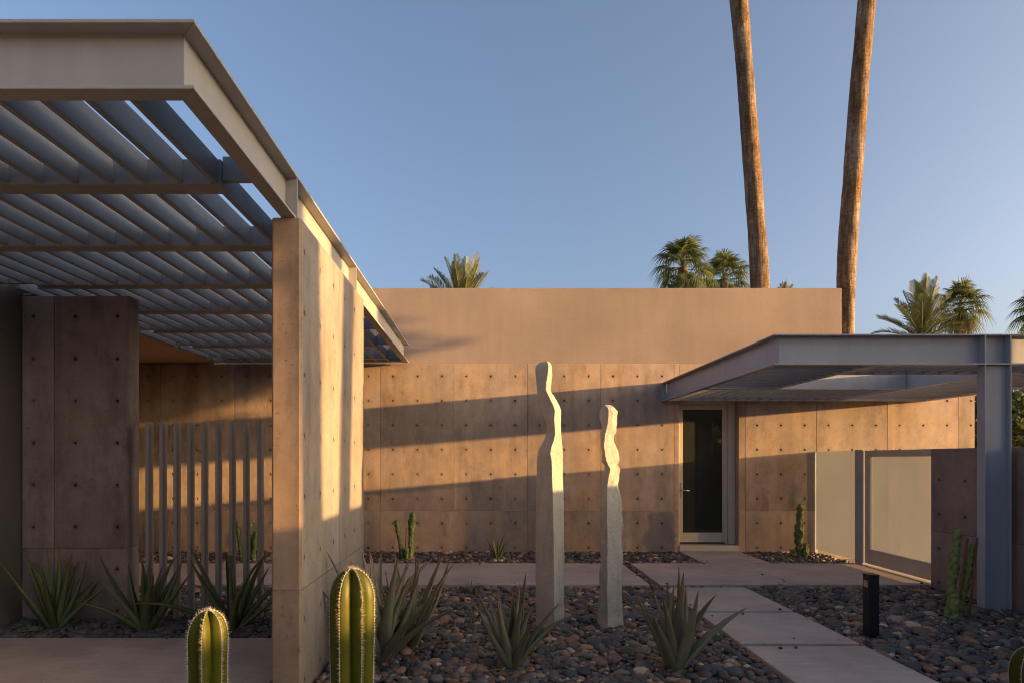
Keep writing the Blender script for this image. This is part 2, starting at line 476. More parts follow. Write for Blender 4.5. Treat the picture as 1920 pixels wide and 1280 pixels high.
boxo('threshold', M['frame'], 3.238, 4.222, YW - 0.01, YD + 0.09, -0.02, 0.085, 0.006, door)
hnd = boxo('handle', M['chrome'], 3.302, 3.326, YD + 0.010, YD + 0.021, 0.88, 1.12, 0.003, door)
m = MB(); m.tube([(3.314, YD + 0.015, 1.0), (3.314, YD - 0.035, 1.0), (3.32, YD - 0.045, 1.0), (3.44, YD - 0.045, 0.992)], 0.009, 8)
m.build('lever', M['chrome'], hnd, True)

# left wing of the house: dark wall, roof over the porch, soffit
boxo('side_wall', M['darkwall'], -8.9, -4.49, -3.0, 6.28, -0.2, 3.22, 0.004, house)
boxo('porch_roof', M['roof'], -9.0, -4.50, 6.29, YW + 0.1, 3.157, 3.205, 0.004, house)
boxo('soffit', M['soffit'], -8.9, -4.50, 6.30, YW + 0.1, 3.115, 3.155, 0.0, house)
boxo('porch_end_wall', M['stucco'], -9.0, -8.8, 6.29, YW + 0.1, -0.2, 3.11, 0.0, house)

# ------------------------------------------------------------------ free-standing concrete walls
fin = tag(empty('fin_wall', (-1.3, 5.2, 0)), 'tall grey concrete fin wall carrying the steel pergola beam, sunlit on its right face', 'wall')
e2 = empty('tmp'); bpy.data.objects.remove(e2)
fin.location = (0, 0, 0)
# local x runs along +y (away); front face looks to +x -> rz = 90 deg
wall_panels(fin, M['fin_conc'], [4.14, 5.22, 6.29], ZT, 0.20, [4.21 + CELL * k for k in range(6)], (-1.20, 0, 0), R(90), True, 0.016, 0.008)
for o in list(fin.children):                # the narrow end was cast against bare timber and stained brown
    o.data.materials.append(M['fin_end'])
    for p in o.data.polygons:
        w = o.matrix_basis.to_3x3() @ p.normal
        if w.y < -0.5 and o.location.y < 4.2: p.material_index = 1
scr = tag(empty('screen_wall'), 'dark shaded concrete slab wall behind the leftmost aloe plants', 'wall')
wall_panels(scr, M['dark_conc'], [-4.48, -4.157, -3.44], ZT - 0.005, 0.20, [-4.36, -3.954, -3.548], (0, 6.10, 0), 0, True, 0.014, 0.008)
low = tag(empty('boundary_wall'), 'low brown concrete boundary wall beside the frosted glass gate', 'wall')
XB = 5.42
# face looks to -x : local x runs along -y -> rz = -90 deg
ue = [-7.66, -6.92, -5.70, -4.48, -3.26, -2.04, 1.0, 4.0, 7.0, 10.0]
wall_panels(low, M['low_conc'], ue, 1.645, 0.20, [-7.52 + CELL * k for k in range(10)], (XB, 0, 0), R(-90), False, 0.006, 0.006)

# ------------------------------------------------------------------ steel channels
FW, WT, FT, BH = 0.093, 0.012, 0.016, 0.300     # flange width, web, flange thickness, beam height
def channel(name, mat, parent, p0, p1, out, zb, m0=0.0, m1=0.0, h=BH, fw=FW):
    """channel with its flange tips on the line p0-p1; out = unit vector the flanges point to; m0/m1 = mitre factors"""
    p0, p1, out = Vector(p0), Vector(p1), Vector(out)
    d = (p1 - p0).normalized()
    prof = [(0, 0), (fw, 0), (fw, FT), (WT, FT), (WT, h - FT), (fw, h - FT), (fw, h), (0, h)]
    v = []
    for p, mm in ((p0, m0), (p1, m1)):
        for (u, z) in prof:
            q = p - out * (fw - u) + d * (mm * (fw - u))
            v.append((q.x, q.y, zb + z))
    n = 8
    f = [(k, (k + 1) % n, n + (k + 1) % n, n + k) for k in range(n)]
    f += [(0, 7, 4, 3), (3, 2, 1, 0), (4, 7, 6, 5), (8, 11, 12, 15), (11, 8, 9, 10), (12, 13, 14, 15)]
    flip = d.cross(out).z > 0
    if flip: f = [q[::-1] for q in f]
    me = mesh(name, v, f)
    o = link(name, me, mat, parent)
    b = o.modifiers.new('bevel', 'BEVEL'); b.width = 0.003; b.segments = 2; b.limit_method = 'ANGLE'; b.angle_limit = R(50)
    return o

perg = tag(empty('pergola'), 'large grey steel pergola with rows of deep slats overhead at left', 'pergola')
TX = -1.242
PZ = ZT + 0.002
channel('side_beam', M['steel'], perg, (TX, 2.70, 0), (TX, 10.40, 0), (1, 0, 0), PZ, 1.0, 0.0)
channel('front_beam', M['steel'], perg, (TX - 0.0005, 2.70, 0), (-6.2, 2.70, 0), (0, -1, 0), PZ, 1.0, 0.0)
channel('side_beam', M['steel'], perg, (-4.47, 10.40, 0), (-4.47, 6.11, 0), (-1, 0, 0), PZ - 0.0, 0, 0, 0.115)
for y in (4.20, 6.15):
    boxo('stiffener', M['steel'], TX - FW + WT + 0.001, TX - 0.002, y, y + 0.012, PZ + FT + 0.001, PZ + BH - FT - 0.001, 0, perg)
rows = [3.64, 4.69, 5.75, 6.78, 7.82, 8.88, 9.94]
for y in rows:
    boxo('cross_beam', M['slat'], -4.10, -1.52, y, y + 0.14, PZ, PZ + 0.145, 0.003, perg)
    boxo('hanger', M['slat'], -1.519, TX - FW - 0.002, y + 0.02, y + 0.06, PZ + 0.03, PZ + 0.17, 0.002, perg)
    boxo('hanger', M['slat'], -4.365 if y > 6.1 else -4.488, -4.101, y + 0.02, y + 0.06, PZ + 0.02, PZ + 0.10, 0.002, perg)
boxo('ledger', M['slat'], -4.36, TX - FW - 0.002, 10.28, 10.40, PZ + 0.01, PZ + 0.20, 0.003, perg)
ys = [2.70 + FW + 0.003] + [v for y in rows for v in (y - 0.001, y + 0.141)] + [10.275]
sm = {}
for bi in range(len(ys) // 2):
    a, b = ys[2 * bi], ys[2 * bi + 1]
    L = round(b - a, 3)
    if L not in sm:
        mm = MB(); mm.box(-0.0175, 0.0175, 0, L, 0, 0.145, 0.003); sm[L] = mesh('slat', mm.v, mm.f)
    for k in range(15):
        link('slat', sm[L], M['slat'], perg, (-1.557 - 0.2 * k, a, PZ + 0.003))

# ------------------------------------------------------------------ canopy over the door
can = tag(empty('canopy'), 'lower grey steel entrance canopy with square opening, standing on one column', 'canopy')
CX, CY, CR, CB = 2.94, 6.40, 7.34, 10.46
CZ = EYE + 0.957
mc = M['canopy']
channel('side_beam', mc, can, (CX, CB, 0), (CX, CY, 0), (-1, 0, 0), CZ, 0, -1.0, 0.309)
channel('front_beam', mc, can, (CX + 0.0005, CY, 0), (CR, CY, 0), (0, -1, 0), CZ, 1.0, -1.0, 0.309)
channel('side_beam', mc, can, (CR, CY, 0), (CR, CB, 0), (1, 0, 0), CZ, 1.0, 0, 0.309)
boxo('end_plate', mc, CX - 0.002, CX + FW - WT - 0.002, CB + 0.002, CB + 0.014, CZ, CZ + 0.309, 0, can)
boxo('rear_beam', mc, CX + FW + 0.002, CR - FW - 0.002, CB - 0.10, CB - 0.01, CZ, CZ + 0.16, 0.003, can)
OX0, OX1, OY0, OY1 = 4.04, 5.81, 7.21, 8.68
def cbeam(x0, x1, y0, y1): return boxo('opening_beam', mc, x0, x1, y0, y1, CZ + 0.003, CZ + 0.24, 0.003, can)
cbeam(OX0 - 0.05, OX0, CY + FW + 0.002, OY1 + 0.05)
cbeam(CX + FW + 0.002, OX0 - 0.052, OY1, OY1 + 0.05); cbeam(OX0 + 0.002, OX1, OY1, OY1 + 0.05)
cbeam(OX1 + 0.002, OX1 + 0.052, OY0, CB - 0.102)
cbeam(OX0 + 0.002, OX1, OY0 - 0.05, OY0); cbeam(OX1 + 0.002, CR - FW - 0.002, OY0 - 0.05, OY0 - 0.002)
sm2 = {}
def cslat(x0, x1, y0, y1, along):
    L = round((x1 - x0) if along == 'x' else (y1 - y0), 3)
    if (L, along) not in sm2:
        mm = MB()
        if along == 'x': mm.box(0, L, -0.0125, 0.0125, 0, 0.10, 0.002)
        else: mm.box(-0.0125, 0.0125, 0, L, 0, 0.10, 0.002)
        sm2[(L, along)] = mesh('slat', mm.v, mm.f)
    s_ = (y1 - y0) if along == 'x' else (x1 - x0)
    k = int(s_ / 0.195)
    for i in range(1, k + 1):
        c = i * s_ / (k + 1)
        link('slat', sm2[(L, along)], M['slat'], can, (x0, y0 + c, CZ + 0.012) if along == 'x' else (x0 + c, y0, CZ + 0.012))
cslat(CX + FW + 0.002, OX0 - 0.052, CY + FW + 0.002, OY1 - 0.002, 'x')
cslat(OX0 + 0.002, CR - FW - 0.002, CY + FW + 0.002, OY0 - 0.052, 'y')
cslat(OX1 + 0.054, CR - FW - 0.002, OY0 + 0.002, CB - 0.102, 'x')
cslat(CX + FW + 0.002, OX1 - 0.0, OY1 + 0.052, CB - 0.102, 'y')
# column (wide flange, web towards the camera) and stiffeners in line with its flanges
CL0, CL1 = 5.08, 5.352
col = empty('column'); col.parent = can
boxo('flange', mc, CL0, CL0 + 0.013, CY + 0.001, CY + 0.108, -0.2, CZ - 0.001, 0.002, col)
boxo('flange', mc, CL1 - 0.013, CL1, CY + 0.001, CY + 0.108, -0.2, CZ - 0.001, 0.002, col)
boxo('web', mc, CL0 + 0.0135, CL1 - 0.0135, CY + 0.05, CY + 0.062, -0.2, CZ - 0.001, 0, col)
for x in (CL0, CL1 - 0.013):
    boxo('stiffener', mc, x, x + 0.013, CY + 0.002, CY + FW - WT - 0.001, CZ + FT + 0.001, CZ + 0.309 - FT - 0.001, 0, can)

# ------------------------------------------------------------------ gate, frosted panel, screen fence
XG = 5.50
gp = tag(empty('glass_panel'), 'fixed frosted glass panel between the concrete house wall and the gate post', 'glass panel')
boxo('pane', M['frost'], XG, XG + 0.012, 9.30, 10.444, 0.03, 1.645, 0, gp)
boxo('edge_channel', M['edge'], XG - 0.008, XG + 0.02, 10.445, 10.474, -0.05, 1.645, 0, gp)
boxo('post', M['canopy'], XG - 0.05, XG + 0.05, 9.10, 9.28, -0.1, 1.655, 0.003, gp)
gate = tag(empty('gate'), 'metal framed gate with a large frosted glass pane glowing in backlight', 'gate')
G0, G1 = 7.60, 9.085
boxo('stile', M['gate'], XG - 0.02, XG + 0.03, G1 - 0.115, G1, 0.03, 1.645, 0.003, gate)
boxo('stile', M['gate'], XG - 0.02, XG + 0.03, G0, G0 + 0.115, 0.03, 1.645, 0.003, gate)
boxo('rail', M['gate'], XG - 0.02, XG + 0.03, G0 + 0.116, G1 - 0.116, 1.555, 1.645, 0.003, gate)
boxo('rail', M['gate'], XG - 0.02, XG + 0.03, G0 + 0.116, G1 - 0.116, 0.03, 0.24, 0.003, gate)
boxo('pane', M['frost'], XG - 0.002, XG + 0.010, G0 + 0.117, G1 - 0.117, 0.241, 1.554, 0, gate)
boxo('sill', M['frame'], XG - 0.06, XG + 0.06, 7.68, 9.09, -0.05, 0.006, 0.003, gate)

fence = tag(empty('screen_fence'), 'row of slim grey steel posts between the dark wall and the fin wall', 'fence')
mm = MB(); mm.box(0, 0.036, 0, 0.088, -0.2, 1.88, 0.003)
fm = mesh('post', mm.v, mm.f)
for k in range(9):
    link('post', fm, M['fence'], fence, (-3.29 + 0.1357 * k, 6.12, 0))

# ------------------------------------------------------------------ sculptures
def sculpture(name, label, Y, prof, dep, seed, rough):
    """prof rows: (y_crop, left, right, ridge, half depth) measured on the photograph, turned into metres at depth Y"""
    k = F / Y
    rowsm = []
    for (yc, l, r_, fdg, hd_) in prof:
        z = EYE + (860 - (660 + yc / 2.37)) / k
        c = lambda x: (900 + x / 2.37 - 908) / k
        rowsm.append((z, c(l), c(r_), c(fdg), hd_))
    rowsm.sort()
    zs = [r_[0] for r_ in rowsm]
    arr = np.array(rowsm)
    zz = np.linspace(-0.15, zs[-1], 170)
    base = rowsm[0][0]
    ev = [np.interp(zz, arr[:, 0], arr[:, i]) for i in range(1, 5)]
    x_mid = (rowsm[0][1] + rowsm[0][2]) / 2
    v = []; f = []
    N = 24
    for i, z in enumerate(zz):
        l, r_, fd, hd_ = [e[i] for e in ev]
        w = r_ - l
        L = Vector((l, 0.25 * hd_)); Fr = Vector((fd, -hd_)); Rr = Vector((r_, -0.10 * hd_)); B = Vector((l + 0.55 * w, hd_))
        crn = [L, Fr, Rr, B]
        rnd = 0.04 + 0.38 * max(0.0, min(1.0, (z - 1.45) / 0.5)) * rough[1]
        for s_ in range(4):
            a, b = crn[s_], crn[(s_ + 1) % 4]
            for q in range(6):
                u = q / 6.0
                p = a.lerp(b, u)
                # round the corners a little towards an ellipse
                cx = Vector(((l + r_) / 2, 0))
                d = p - cx
                el = Vector((d.x / (w / 2), d.y / hd_))
                if el.length > 1e-6:
                    pe = cx + Vector((el.normalized().x * w / 2, el.normalized().y * hd_)) * 0.93
                    p = p.lerp(pe, rnd * (1 - abs(2 * u - 1) ** 2 * 0.3))
                nz = mnoise.noise(Vector((p.x * 9, p.y * 9, z * 5 + seed))) * 0.008 + mnoise.noise(Vector((p.x * 26, p.y * 26, z * 14 + seed))) * 0.005
                nz *= rough[0]
                dd = (p - cx); 
                if dd.length > 1e-6: p = p + dd.normalized() * nz
                v.append((p.x - x_mid, p.y, z))
    for i in range(len(zz) - 1):
        for q in range(N):
            q2 = (q + 1) % N
            f.append((i * N + q, i * N + q2, (i + 1) * N + q2, (i + 1) * N + q))
    top = len(v) - N
    f.append(tuple(range(top, top + N)))
    f.append(tuple(range(N))[::-1])
    me = mesh(name, v, f, True)
    o = link(name, me, M['stone'], None, (x_mid, Y, 0))
    es = o.modifiers.new('split', 'EDGE_SPLIT'); es.split_angle = R(24)
    tag(o, label, 'sculpture', 'carved stone sculptures')
    return o
P1 = [(42, 278, 306, 296, .03), (50, 258, 314, 300, .045), (62, 246, 319, 303, .052), (100, 245, 322, 300, .055), (140, 250, 318, 292, .055), (165, 254, 313, 290, .055), (180, 256, 318, 294, .06),
      (210, 257, 338, 308, .07), (240, 264, 355, 322, .08), (260, 272, 361, 328, .085), (300, 289, 361, 326, .085), (330, 297, 359, 328, .085), (360, 296, 360, 330, .085), (390, 284, 364, 324, .095),
      (420, 268, 366, 312, .11), (450, 257, 366, 306, .125), (480, 255, 367, 312, .13), (600, 252, 369, 316, .13), (800, 249, 372, 320, .132), (1000, 248, 374, 322, .135), (1190, 250, 375, 322, .135), (1260, 250, 376, 322, .135)]
sculpture('stone_sculpture', 'taller pale carved stone sculpture with a wavy torso-like top', 5.83, P1, .13, 1.0, (0.7, 0.5))
P2 = [(234, 546, 578, 556, .02), (246, 536, 598, 562, .05), (262, 530, 617, 566, .06), (290, 533, 614, 566, .06), (320, 541, 612, 562, .06), (345, 541, 606, 556, .06), (370, 537, 594, 550, .06), (400, 539, 598, 548, .066),
      (430, 541, 611, 546, .08), (460, 540, 615, 550, .085), (486, 537, 617, 556, .092), (497, 550, 612, 562, .074), (520, 554, 621, 574, .076), (545, 550, 615, 566, .08), (590, 541, 615, 556, .09), (620, 540, 622, 556, .095), (660, 538, 628, 556, .10),
      (720, 537, 628, 556, .10), (740, 537, 633, 556, .10), (800, 537, 632, 556, .105), (860, 538, 628, 556, .105), (1000, 535, 632, 556, .11), (1100, 531, 634, 556, .11), (1185, 528, 637, 556, .115), (1260, 528, 638, 556, .115)]
sculpture('stone_sculpture', 'shorter pale carved stone sculpture with a flat angled top and rough lower shaft', 5.83, P2, .11, 7.0, (2.1, 0.6))

# ------------------------------------------------------------------ pebbles
rng = np.random.default_rng(5)
def ico(sub):
    import bmesh
    bm = bmesh.new(); bmesh.ops.create_icosphere(bm, subdivisions=sub, radius=1.0)
    bm.verts.ensure_lookup_table()
    v = np.array([p.co[:] for p in bm.verts]); f = np.array([[q.index for q in t.verts] for t in bm.faces]); bm.free()
    return v, f
I1 = ico(2); I2 = ico(3)      # 42/80 and 162/320
BEDS = [(-1.17, 2.10, 3.75, 7.63), (3.12, 5.40, 3.75, 7.63), (2.0, 3.2, 7.51, 7.63), (-8.0, 3.20, 9.24, YW - 0.01), (4.22, 5.49, 9.24, YW - 0.01),
        (-4.46, -1.42, 5.39, 6.09), (-3.43, -1.17, 6.09, 7.63), (-4.46, -3.4, 6.32, 7.63), (-1.44, -1.17, 6.3, 7.63), (2.02, 2.125, 7.60, 9.24), (-1.46, -1.41, 3.6, 5.4),
        (2.12, 3.10, 6.275, 6.315), (2.12, 3.10, 5.155, 5.195), (3.20, 4.2, 9.228, 9.258)]
PAL = np.array([(0.050, 0.052, 0.060), (0.065, 0.066, 0.072), (0.040, 0.042, 0.050), (0.085, 0.082, 0.082), (0.075, 0.062, 0.055), (0.145, 0.09, 0.062), (0.20, 0.115, 0.078), (0.23, 0.17, 0.12), (0.11, 0.095, 0.085), (0.34, 0.28, 0.22)])
PW = np.array([.19, .17, .12, .12, .10, .10, .08, .06, .06, .035]); PW /= PW.sum()
items = []
for (x0, x1, y0, y1) in BEDS:
    thin = min(x1 - x0, y1 - y0) < 0.08
    for layer, (sp, zb) in enumerate(((0.050, -0.050), (0.058, -0.030))):
        if thin and layer: continue
        nx, ny = max(1, int((x1 - x0) / sp)), max(1, int((y1 - y0) / sp))
        gx, gy = np.meshgrid((np.arange(nx) + .5) / nx, (np.arange(ny) + .5) / ny)
        X = x0 + gx.ravel() * (x1 - x0) + rng.uniform(-.45, .45, nx * ny) * sp
        Y = y0 + gy.ravel() * (y1 - y0) + rng.uniform(-.45, .45, nx * ny) * sp
        if layer: keep = rng.random(nx * ny) < 0.86
        else: keep = np.ones(nx * ny, bool)
        for x, y in zip(X[keep], Y[keep]):
            a = float(np.clip(rng.lognormal(math.log(0.030), 0.43), 0.013, 0.078))
            if thin: a = min(a, 0.024)
            a = min(a, 0.02 + min(max(x - x0, 0) , max(x1 - x, 0), max(y - y0, 0), max(y1 - y, 0)) * 0.9) if not thin else a
            items.append((x, y, zb + rng.uniform(-.006, .012) - (0.012 if thin else 0), a, a * rng.uniform(.62, .95), a * rng.uniform(.42, .68), rng.uniform(0, 6.28), rng.normal(0, .22), rng.normal(0, .22)))
for (sx0, sx1, sy0, sy1) in SL_PATH + SL_WALK + SL_DOOR + SL_PATIO[1:]:
    for _ in range(4):
        e = rng.integers(0, 4); d = abs(rng.normal(0, .05)) + .015; u = rng.random()
        x, y = ((sx0 + d, sy0 + u * (sy1 - sy0)), (sx1 - d, sy0 + u * (sy1 - sy0)), (sx0 + u * (sx1 - sx0), sy0 + d), (sx0 + u * (sx1 - sx0), sy1 - d))[e]
        a = rng.uniform(.007, .020)
        items.append((x, y, a * .45, a, a * .8, a * .55, rng.uniform(0, 6.28), 0, 0))
items = np.array(items)
tints = PAL[rng.choice(len(PAL), len(items), p=PW)] * rng.uniform(.65, 1.65, (len(items), 1)) * np.array([1.08, 1.0, .91])
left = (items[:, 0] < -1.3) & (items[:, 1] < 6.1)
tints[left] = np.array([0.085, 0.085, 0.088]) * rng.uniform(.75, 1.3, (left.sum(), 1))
def pebble_verts(base, it):
    v = base.copy()
    ph = it[0] * 37.0 + it[1] * 91.0
    d = 1 + 0.10 * np.sin(2.1 * v[:, 0] + ph) * np.cos(1.7 * v[:, 1] + ph * 1.3) + 0.07 * np.sin(3.1 * v[:, 2] + 2.3 * v[:, 0] + ph * .7)
    v = v * d[:, None] * np.array([it[3], it[4], it[5]])
    cx, sx, cy, sy, cz, sz = math.cos(it[7]), math.sin(it[7]), math.cos(it[8]), math.sin(it[8]), math.cos(it[6]), math.sin(it[6])
    Rx = np.array([[1, 0, 0], [0, cx, -sx], [0, sx, cx]]); Ry = np.array([[cy, 0, sy], [0, 1, 0], [-sy, 0, cy]]); Rz = np.array([[cz, -sz, 0], [sz, cz, 0], [0, 0, 1]])
    return v @ (Rz @ Ry @ Rx).T
def np_mesh(name, V, Fc, tint):
    me = bpy.data.meshes.new(name)
    me.vertices.add(len(V)); me.vertices.foreach_set('co', V.astype(np.float32).ravel())
    n = len(Fc)
    me.loops.add(n * 3); me.loops.foreach_set('vertex_index', Fc.astype(np.int32).ravel())
    me.polygons.add(n); me.polygons.foreach_set('loop_start', np.arange(0, n * 3, 3, dtype=np.int32))
    me.polygons.foreach_set('use_smooth', np.ones(n, bool))
    me.update(calc_edges=True)
    at = me.color_attributes.new('tint', 'FLOAT_COLOR', 'POINT')
    at.data.foreach_set('color', np.hstack([tint, np.ones((len(tint), 1))]).astype(np.float32).ravel())
    return me
bed = tag(link('gravel_bed', mesh('gravel_bed', [(-8.9, 3.0, -0.075), (5.45, 3.0, -0.075), (5.45, YW, -0.075), (-8.9, YW, -0.075)], [(0, 1, 2, 3)]), M['soil']), kind='structure')
# the 300 pebbles that show largest: nearest in view, upper layer
px = 908 + items[:, 0] * F / items[:, 1]; py = 860 + (EYE + 0.02) * F / items[:, 1]
score = items[:, 3] / items[:, 1] * ((px > 575) & (px < 1915) & (py < 1275) & (items[:, 2] > -0.042))
big = np.argsort(-score)[:300]
bigset = set(big.tolist())
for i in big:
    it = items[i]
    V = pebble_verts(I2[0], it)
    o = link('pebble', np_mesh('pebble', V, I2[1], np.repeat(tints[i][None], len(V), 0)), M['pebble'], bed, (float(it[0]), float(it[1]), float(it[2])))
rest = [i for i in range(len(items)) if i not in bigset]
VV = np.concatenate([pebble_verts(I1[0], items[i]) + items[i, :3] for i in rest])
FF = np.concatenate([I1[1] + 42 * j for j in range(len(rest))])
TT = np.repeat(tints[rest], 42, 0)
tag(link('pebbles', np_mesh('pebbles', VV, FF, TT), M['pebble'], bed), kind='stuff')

# ------------------------------------------------------------------ plants
def rot_pt(p, az):
    c, s_ = math.cos(az), math.sin(az); return (p[0] * c - p[1] * s_, p[0] * s_ + p[1] * c, p[2])

def aloe_leaf(az, el0, L, W, curl, rnd, spines=True, n=14):
    """thick channelled leaf: starts at elevation el0, bends by curl (rad, + = outward/down) along its length"""
    v = []; f = []; tips = []
    x = 0.02; z = -0.02; el = el0
    side = rnd.uniform(-.12, .12)
    pts = []
    for i in range(n + 1):
        t = i / n
        pts.append((x, z, el, t))
        el_ = el0 - curl * (t ** 1.5)
        x += math.cos(el_) * L / n; z += math.sin(el_) * L / n; el = el_
    for (x, z, el, t) in pts:
        w = W * (0.78 + 0.5 * t if t < 0.25 else (0.905 * (1 - (t - .25) / .75) ** 0.85)) * 0.5 + 0.0012
        th = w * (0.42 - 0.12 * t) + 0.001
        nx, nz = -math.sin(el), math.cos(el)
        cup = w * (0.42 + 0.35 * t)
        y0 = side * L * t * t
        for (a, b) in ((-1, cup), (-.5, cup * .28), (0, 0), (.5, cup * .28), (1, cup), (.62, cup * .18 - th * .8), (0, -th * 1.25), (-.62, cup * .18 - th * .8)):
            v.append(rot_pt((x + nx * b, y0 + a * w, z + nz * b), az)); tips.append(max(0.0, (t - .55) / .45) ** 1.5)
    for i in range(n):
        for k in range(8):
            k2 = (k + 1) % 8
            f.append((i * 8 + k, i * 8 + k2, (i + 1) * 8 + k2, (i + 1) * 8 + k))
    f.append(tuple(range(8))); f.append(tuple(range(n * 8, n * 8 + 8))[::-1])
    return v, f, tips
def spine_row(v, n=14):
    m = MB()
    for i in range(1, n):
        for e in (0, 4):
            for h in (0, .5):
                a = Vector(v[i * 8 + e]).lerp(Vector(v[min(n, i + 1) * 8 + e]), h); c = Vector(v[i * 8 + 2]).lerp(Vector(v[min(n, i + 1) * 8 + 2]), h)
                d = (a - c); 
                if d.length < 1e-5: continue
                d = d.normalized(); up = (Vector(v[min(n, i + 1) * 8 + e]) - Vector(v[i * 8 + e])).normalized()
                tip = a + d * 0.006 + up * 0.003
                s_ = up * 0.0022; q = d.cross(up) * 0.0016
                m.add([a - s_, a + s_, a + q, tip], [(0, 1, 3), (1, 2, 3), (2, 0, 3)])
    return m
def aloe(label, x, y, H, n, spread, mat, seed, W=0.085, group='spiky aloe plants in the gravel', dead=4, name='aloe_plant', spines=True):
    rnd = random.Random(seed)
    root = tag(empty(name, (x, y, -0.03)), label, 'aloe', group)
    for i in range(n):
        u = (i + .5) / n
        az = i * 2.39996 + rnd.uniform(-.25, .25)
        el0 = R(86 - spread * (u ** 0.9) + rnd.uniform(-6, 6))
        L = H * (0.98 - 0.12 * u + rnd.uniform(-.16, .08)) / max(0.72, math.sin(el0) ** 0.35)
        curl = rnd.uniform(-.4, .35) + (rnd.uniform(0.2, .8) if rnd.random() < .3 else 0)
        v, f, tp = aloe_leaf(az, el0, L, W * rnd.uniform(.75, 1.15), curl, rnd)
        me = mesh('leaf', v, f, True)
        at = me.attributes.new('tip', 'FLOAT', 'POINT'); at.data.foreach_set('value', tp)
        o = link('leaf', me, mat, root)
        if spines: spine_row(v).build('spines', M['spine'], o)['kind'] = 'stuff'
    for i in range(dead):
        v, f, tp = aloe_leaf(rnd.uniform(0, 6.28), R(rnd.uniform(8, 25)), H * rnd.uniform(.3, .5), W * .35, rnd.uniform(.3, 1.2), rnd)
        link('dry_leaf', mesh('dry_leaf', v, f, True), M['dryfrond'], root)
    return root
aloe('aloe at far left in front of the dark concrete slab wall', -3.93, 5.78, 0.78, 15, 43, M['aloe_green'], 11, 0.095)
aloe('aloe in front of the corner where the dark slab wall meets the steel posts', -3.07, 5.72, 0.76, 14, 42, M['aloe_green'], 23, 0.10)
aloe('aloe in front of the steel posts, just left of the fin wall', -2.29, 5.75, 0.84, 14, 46, M['aloe_green'], 35, 0.09)
aloe('tall dense aloe right behind the larger ribbed cactus', -0.80, 4.85, 0.92, 19, 46, M['aloe'], 41, 0.12)
aloe('narrow companion aloe rising behind the dense aloe by the fin wall', -0.62, 5.12, 0.88, 11, 40, M['aloe'], 47, 0.10)
aloe('low spreading aloe in the pebbles left of the taller sculpture', 0.21, 4.72, 0.68, 15, 38, M['aloe'], 53, 0.10)
aloe('reddish aloe in the pebbles beside the stepping slabs', 1.41, 4.66, 0.74, 14, 31, M['aloe'], 67, 0.115)
aloe('small upright aloe against the back wall left of the sculptures', 0.20, 9.78, 0.45, 9, 34, M['aloe_green'], 71, 0.055, dead=1, spines=False)
aloe('tiny green aloe tuft at the foot of the back wall', -0.37, 10.05, 0.13, 12, 60, M['aloe_green'], 73, 0.03, dead=0, spines=False)
aloe('small weedy tuft in the pebbles left of the taller sculpture', -0.13, 7.35, 0.17, 10, 62, M['aloe'], 79, 0.025, dead=2, spines=False)
aloe('small brown withered tuft at the edge of the back gravel strip', -0.60, 9.55, 0.12, 9, 70, M['dryfrond'], 83, 0.03, dead=2, spines=False)

